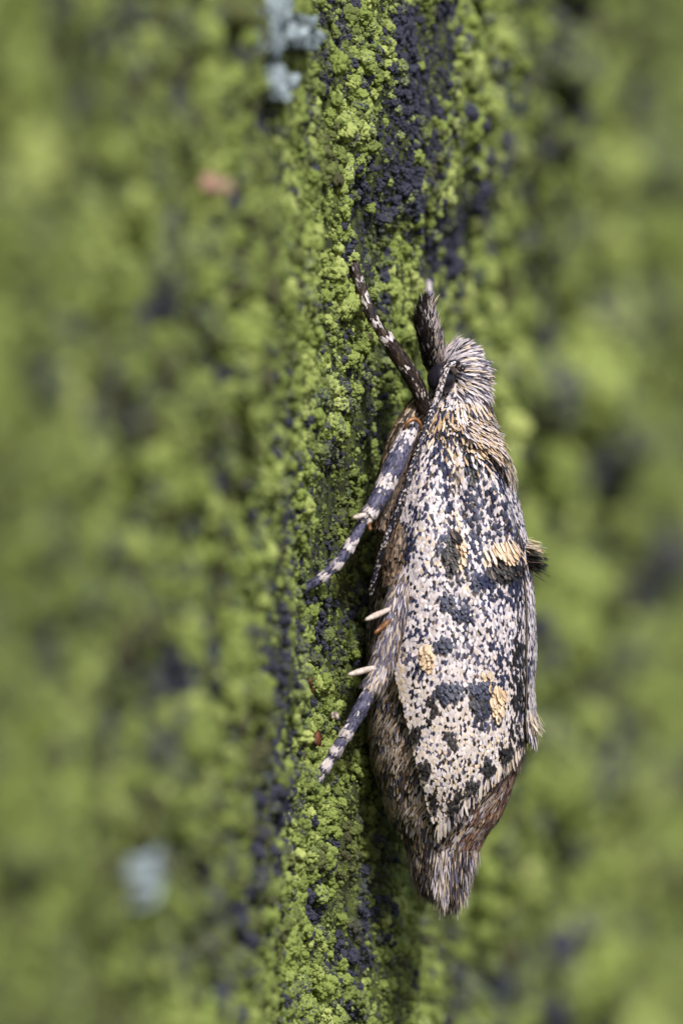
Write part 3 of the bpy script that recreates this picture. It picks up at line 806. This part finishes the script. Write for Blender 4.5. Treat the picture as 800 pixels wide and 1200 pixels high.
# hind leg, near side
t3 = Tube([(474, 668, -1.2, 9), (465, 705, -1.5, 13), (456, 745, -1.75, 14), (447, 780, -1.95, 12), (440, 796, -2.0, 9.5), (436, 803, -2.0, 7.6), (424, 828, -2.1, 8),
           (408, 856, -2.15, 6.6), (384, 895, -2.15, 5.4), (360, 932, -2.1, 4.2)], 220, (0.50, 0.715, 0.80, 0.87, 0.935))
leg = t3.mesh('leg', M_body, moth); leg['label'] = 'banded hind leg with two pale spurs'
t3.cover('leg_scales', 3000, 0.13, 0.048, 0.07, banded([(0.42, .03, .8), (0.475, .018, .95), (0.69, .02, .95), (0.765, .015, .95), (0.835, .015, .95), (0.90, .012, .9)], LEGDARK, LEGPALE, 0.04), leg, 74, t0=0.3)
t3.cover('leg_hair', 1700, 0.30, 0.032, 0.16, lambda t, th, r: np.where((t > 0.40)[:, None], pick(len(t), [CREAM, LILAC, SLATE], [.45, .3, .25], r), pick(len(t), [SLATE, BROWN, LILAC, FAWN], [.38, .22, .2, .2], r)), leg, 75, t1=0.46, prof=PROF_HAIR)
spur('spur', (456, 714, -1.9), (427, 727, -2.3), 3.6, leg); spur('spur', (462, 722, -1.8), (438, 743, -2.1), 3.4, leg, M_joint)
spur('spur', (440, 782, -2.1), (407, 791, -2.5), 3.8, leg)
lobe = Tube([(478, 612, -1.0, 12), (466, 645, -1.25, 15), (458, 680, -1.2, 9)], 26)
lo = lobe.mesh('coxa', M_body, leg)
lobe.cover('leg_scales', 800, 0.16, 0.045, 0.08, lambda t, th, r: pick(len(t), [BROWN, (0.15, 0.10, 0.07), (0.28, 0.19, 0.12), BLACK], [.4, .3, .15, .15], r), lo, 76)

# fore leg, far side, out of focus behind the palps
t4 = Tube([(520, 440, 0.5, 8), (508, 385, 1.6, 8), (501, 350, 3.2, 6.2), (500, 332, 4.2, 5.6), (498, 312, 5.2, 5), (494, 290, 6.0, 4)], 70)
leg = t4.mesh('leg', M_body, moth); leg['label'] = 'far front leg, blurred behind the face brushes'
t4.cover('leg_scales', 1300, 0.13, 0.05, 0.08, banded([(0.66, .05, .75), (0.84, .03, .3)], LEGDARK, LEGPALE, 0.05), leg, 77)

# antenna, swept back along the wing edge
an = Tube([(541, 432, -0.66, 4.5), (533, 426, -0.92, 4.2), (525, 428, -1.05, 4.0), (520, 440, -1.08, 3.5), (512, 466, -1.15, 3.4), (499, 500, -1.5, 3.7), (486, 540, -1.85, 4.1),
           (472, 580, -1.95, 4.0), (456, 622, -1.85, 3.7), (443, 660, -1.6, 3.2), (434, 695, -1.3, 2.3)], 160)
ant = an.mesh('antenna', plain_material('antenna_cuticle', (0.008, 0.007, 0.009), (0.022, 0.019, 0.02), 20, 0.5, 0.3), moth, 12)
def ant_col(t, th, r):
    head = t < 0.22
    tick = (np.abs(((t * 62) % 1.0) - 0.5) < 0.14) & (r.random(len(t)) < 0.75) & (np.sin(th) > -0.3)
    pale = np.where(head, r.random(len(t)) < 0.6, tick)
    return np.where(pale[:, None], pick(len(t), [WHITE, LILAC, CREAM], [.5, .3, .2], r), pick(len(t), [BLACK, NAVY, SLATE], [.6, .25, .15], r))
an.cover('antenna_scales', 2600, 0.065, 0.024, 0.10, ant_col, ant, 78)

# compound eye
bm = bmesh.new(); bmesh.ops.create_uvsphere(bm, u_segments=40, v_segments=24, radius=0.295)
ec = at(516.5, 444, -0.60)
for v in bm.verts:
    v.co = Vector((v.co.x * 0.98, v.co.y * 0.8, v.co.z * 1.08)) + Vector(ec)
for f in bm.faces: f.smooth = True
me = bpy.data.meshes.new('eye'); bm.to_mesh(me); bm.free(); me.materials.append(M_eye)
eye = link(bpy.data.objects.new('eye', me), moth)

# palps: brushes of hair scales pointing up in front of the face
def palp(pts, seed, cols_l, cols_r, n, label):
    tb_ = Tube(pts, 40)
    o = tb_.mesh('palp', M_body, moth, 12); o['label'] = label
    def colf(t, th, r):
        side = np.cos(th) * np.sign(tb_.u[0, 0])      # +1 on the right side
        right = side + r.normal(0, 0.3, len(t)) > 0.55
        return np.where(right[:, None], pick(len(t), *cols_r, r), pick(len(t), *cols_l, r))
    tb_.cover('palp_hair', n, 0.25, 0.030, 0.30, colf, o, seed, prof=PROF_LONG, jit=0.12)
    tb_.cover('palp_tip_hair', n // 4, 0.34, 0.026, 0.36, colf, o, seed + 20, t0=0.45, t1=0.95, prof=PROF_HAIR, jit=0.2)
    return o
BK = ([BLACK, (0.03, 0.022, 0.022), LILAC, BROWN], [.58, .24, .1, .08]); LT = ([LILAC, CREAM, WHITE, BLACK], [.35, .3, .15, .2])
palp([(505, 436, -0.30, 4), (504, 424, -0.5, 7), (503, 405, -0.7, 9.5), (500, 385, -0.75, 9), (498, 368, -0.75, 6), (499, 358, -0.75, 2)], 81, BK, LT, 1300, 'near palp, black brush with pale right edge')
palp([(516, 440, 0.1, 5), (513, 420, -0.2, 7), (509, 402, -0.3, 7.5), (505, 388, -0.3, 5), (503, 378, -0.3, 2)], 82, LT, LT, 800, 'far palp, pale brush')

# ------------------------------------------------------------------ small things lying on the bark
def pebble(name, px, py, rx, ry, rz, mat, lumps, seed, lift=0.5, tilt=0.0, flat=False, sub=3):
    """a lumpy small body resting on the bark; radii in mm (across, out of the bark, along)"""
    r = np.random.default_rng(seed)
    p, n = bark_frame(np.array([float(px)]), np.array([float(py)])); p, n = p[0], n[0]
    bm = bmesh.new(); bmesh.ops.create_icosphere(bm, subdivisions=sub, radius=1)
    V = np.array([v.co[:] for v in bm.verts]); c = unit(r.normal(size=(14, 3)))
    a = np.arccos(np.clip(unit(V) @ c.T, -1, 1)).min(1)
    V = V * (1 - lumps * np.clip(a / 0.7, 0, 1) ** 2)[:, None]
    X = unit(np.cross(np.array([0, 0, 1.0]), n)); Z = np.cross(n, X)
    X, Z = X * math.cos(tilt) + Z * math.sin(tilt), Z * math.cos(tilt) - X * math.sin(tilt)
    W = p + n * (lift) + V[:, :1] * rx * X + V[:, 1:2] * ry * n + V[:, 2:] * rz * Z
    for v, w in zip(bm.verts, W): v.co = w
    for f in bm.faces: f.smooth = True
    me = bpy.data.meshes.new(name); bm.to_mesh(me); bm.free(); me.materials.append(mat)
    return link(bpy.data.objects.new(name, me))
def tag(o, label, cat, group=None):
    o['label'] = label; o['category'] = cat
    if group: o['group'] = group
    return o
tag(pebble('seed_husk', 360, 870, 0.15, 0.10, 0.22, M_seed, 0.45, 1, lift=0.26, tilt=-0.25), 'tiny red-brown husk stuck in the algae beside the hind foot', 'husk')
tag(pebble('pale_grain', 372, 838, 0.10, 0.10, 0.10, M_grain, 0.4, 2, lift=0.45), 'tiny pinkish white grain on the algae left of the hind leg', 'grain')
tag(pebble('pink_flake', 234, 221, 1.3, 0.24, 0.25, M_pink, 0.3, 3, lift=0.36), 'blurred pink flake lying on the algae at upper left', 'flake')
fib = Tube([(361, 786, -2.75, 1.6), (363, 798, -2.85, 2.0), (367, 811, -2.8, 1.2)], 14)
tag(fib.mesh('fibre', M_seed, None, 8), 'short rusty fibre standing in the algae above the husk', 'fibre')

def lichen(px, py, rx, ry, seed, lift):
    """one crusty patch with a ragged edge, lying on the algae"""
    na, nr = 120, 40
    a = np.linspace(0, 2 * np.pi, na, endpoint=False)[None, :]; q = np.linspace(0, 1, nr)[:, None]
    edge = 0.72 + 0.55 * (fbm(np.cos(a) * 2.2 + seed * 9, np.sin(a) * 2.2 + 4, 140 + seed, 3) - 0.5) * 2
    qx, qy = px + q * edge * rx * np.cos(a), py + q * edge * ry * np.sin(a)
    p, n = bark_frame(qx, qy)
    u, v = p[..., 1] * 1.1, p[..., 2]
    h = lift + 0.30 * (fbm(u / 0.5, v / 0.22, 150 + seed, 3) - 0.4) + 0.12 * (noise(u / 0.16, v / 0.08, 160) - 0.5)
    h = h - (lift + 0.25) * np.clip((q - 0.86) / 0.14, 0, 1) ** 2
    return mesh_from('lichen_patch', (p + n * h[..., None]).reshape(-1, 3), grid_faces(nr, na, True), M_lichen)
tag(lichen(302, 34, 44, 58, 1, 0.46), 'blurred pale blue-grey lichen patch at the top edge', 'lichen')
tag(lichen(308, 98, 22, 25, 2, 0.42), 'small pale lichen patch just below the larger one at the top', 'lichen')
tag(lichen(138, 1030, 9, 40, 3, 0.42), 'blurred grey-blue lichen patch at lower left', 'lichen')
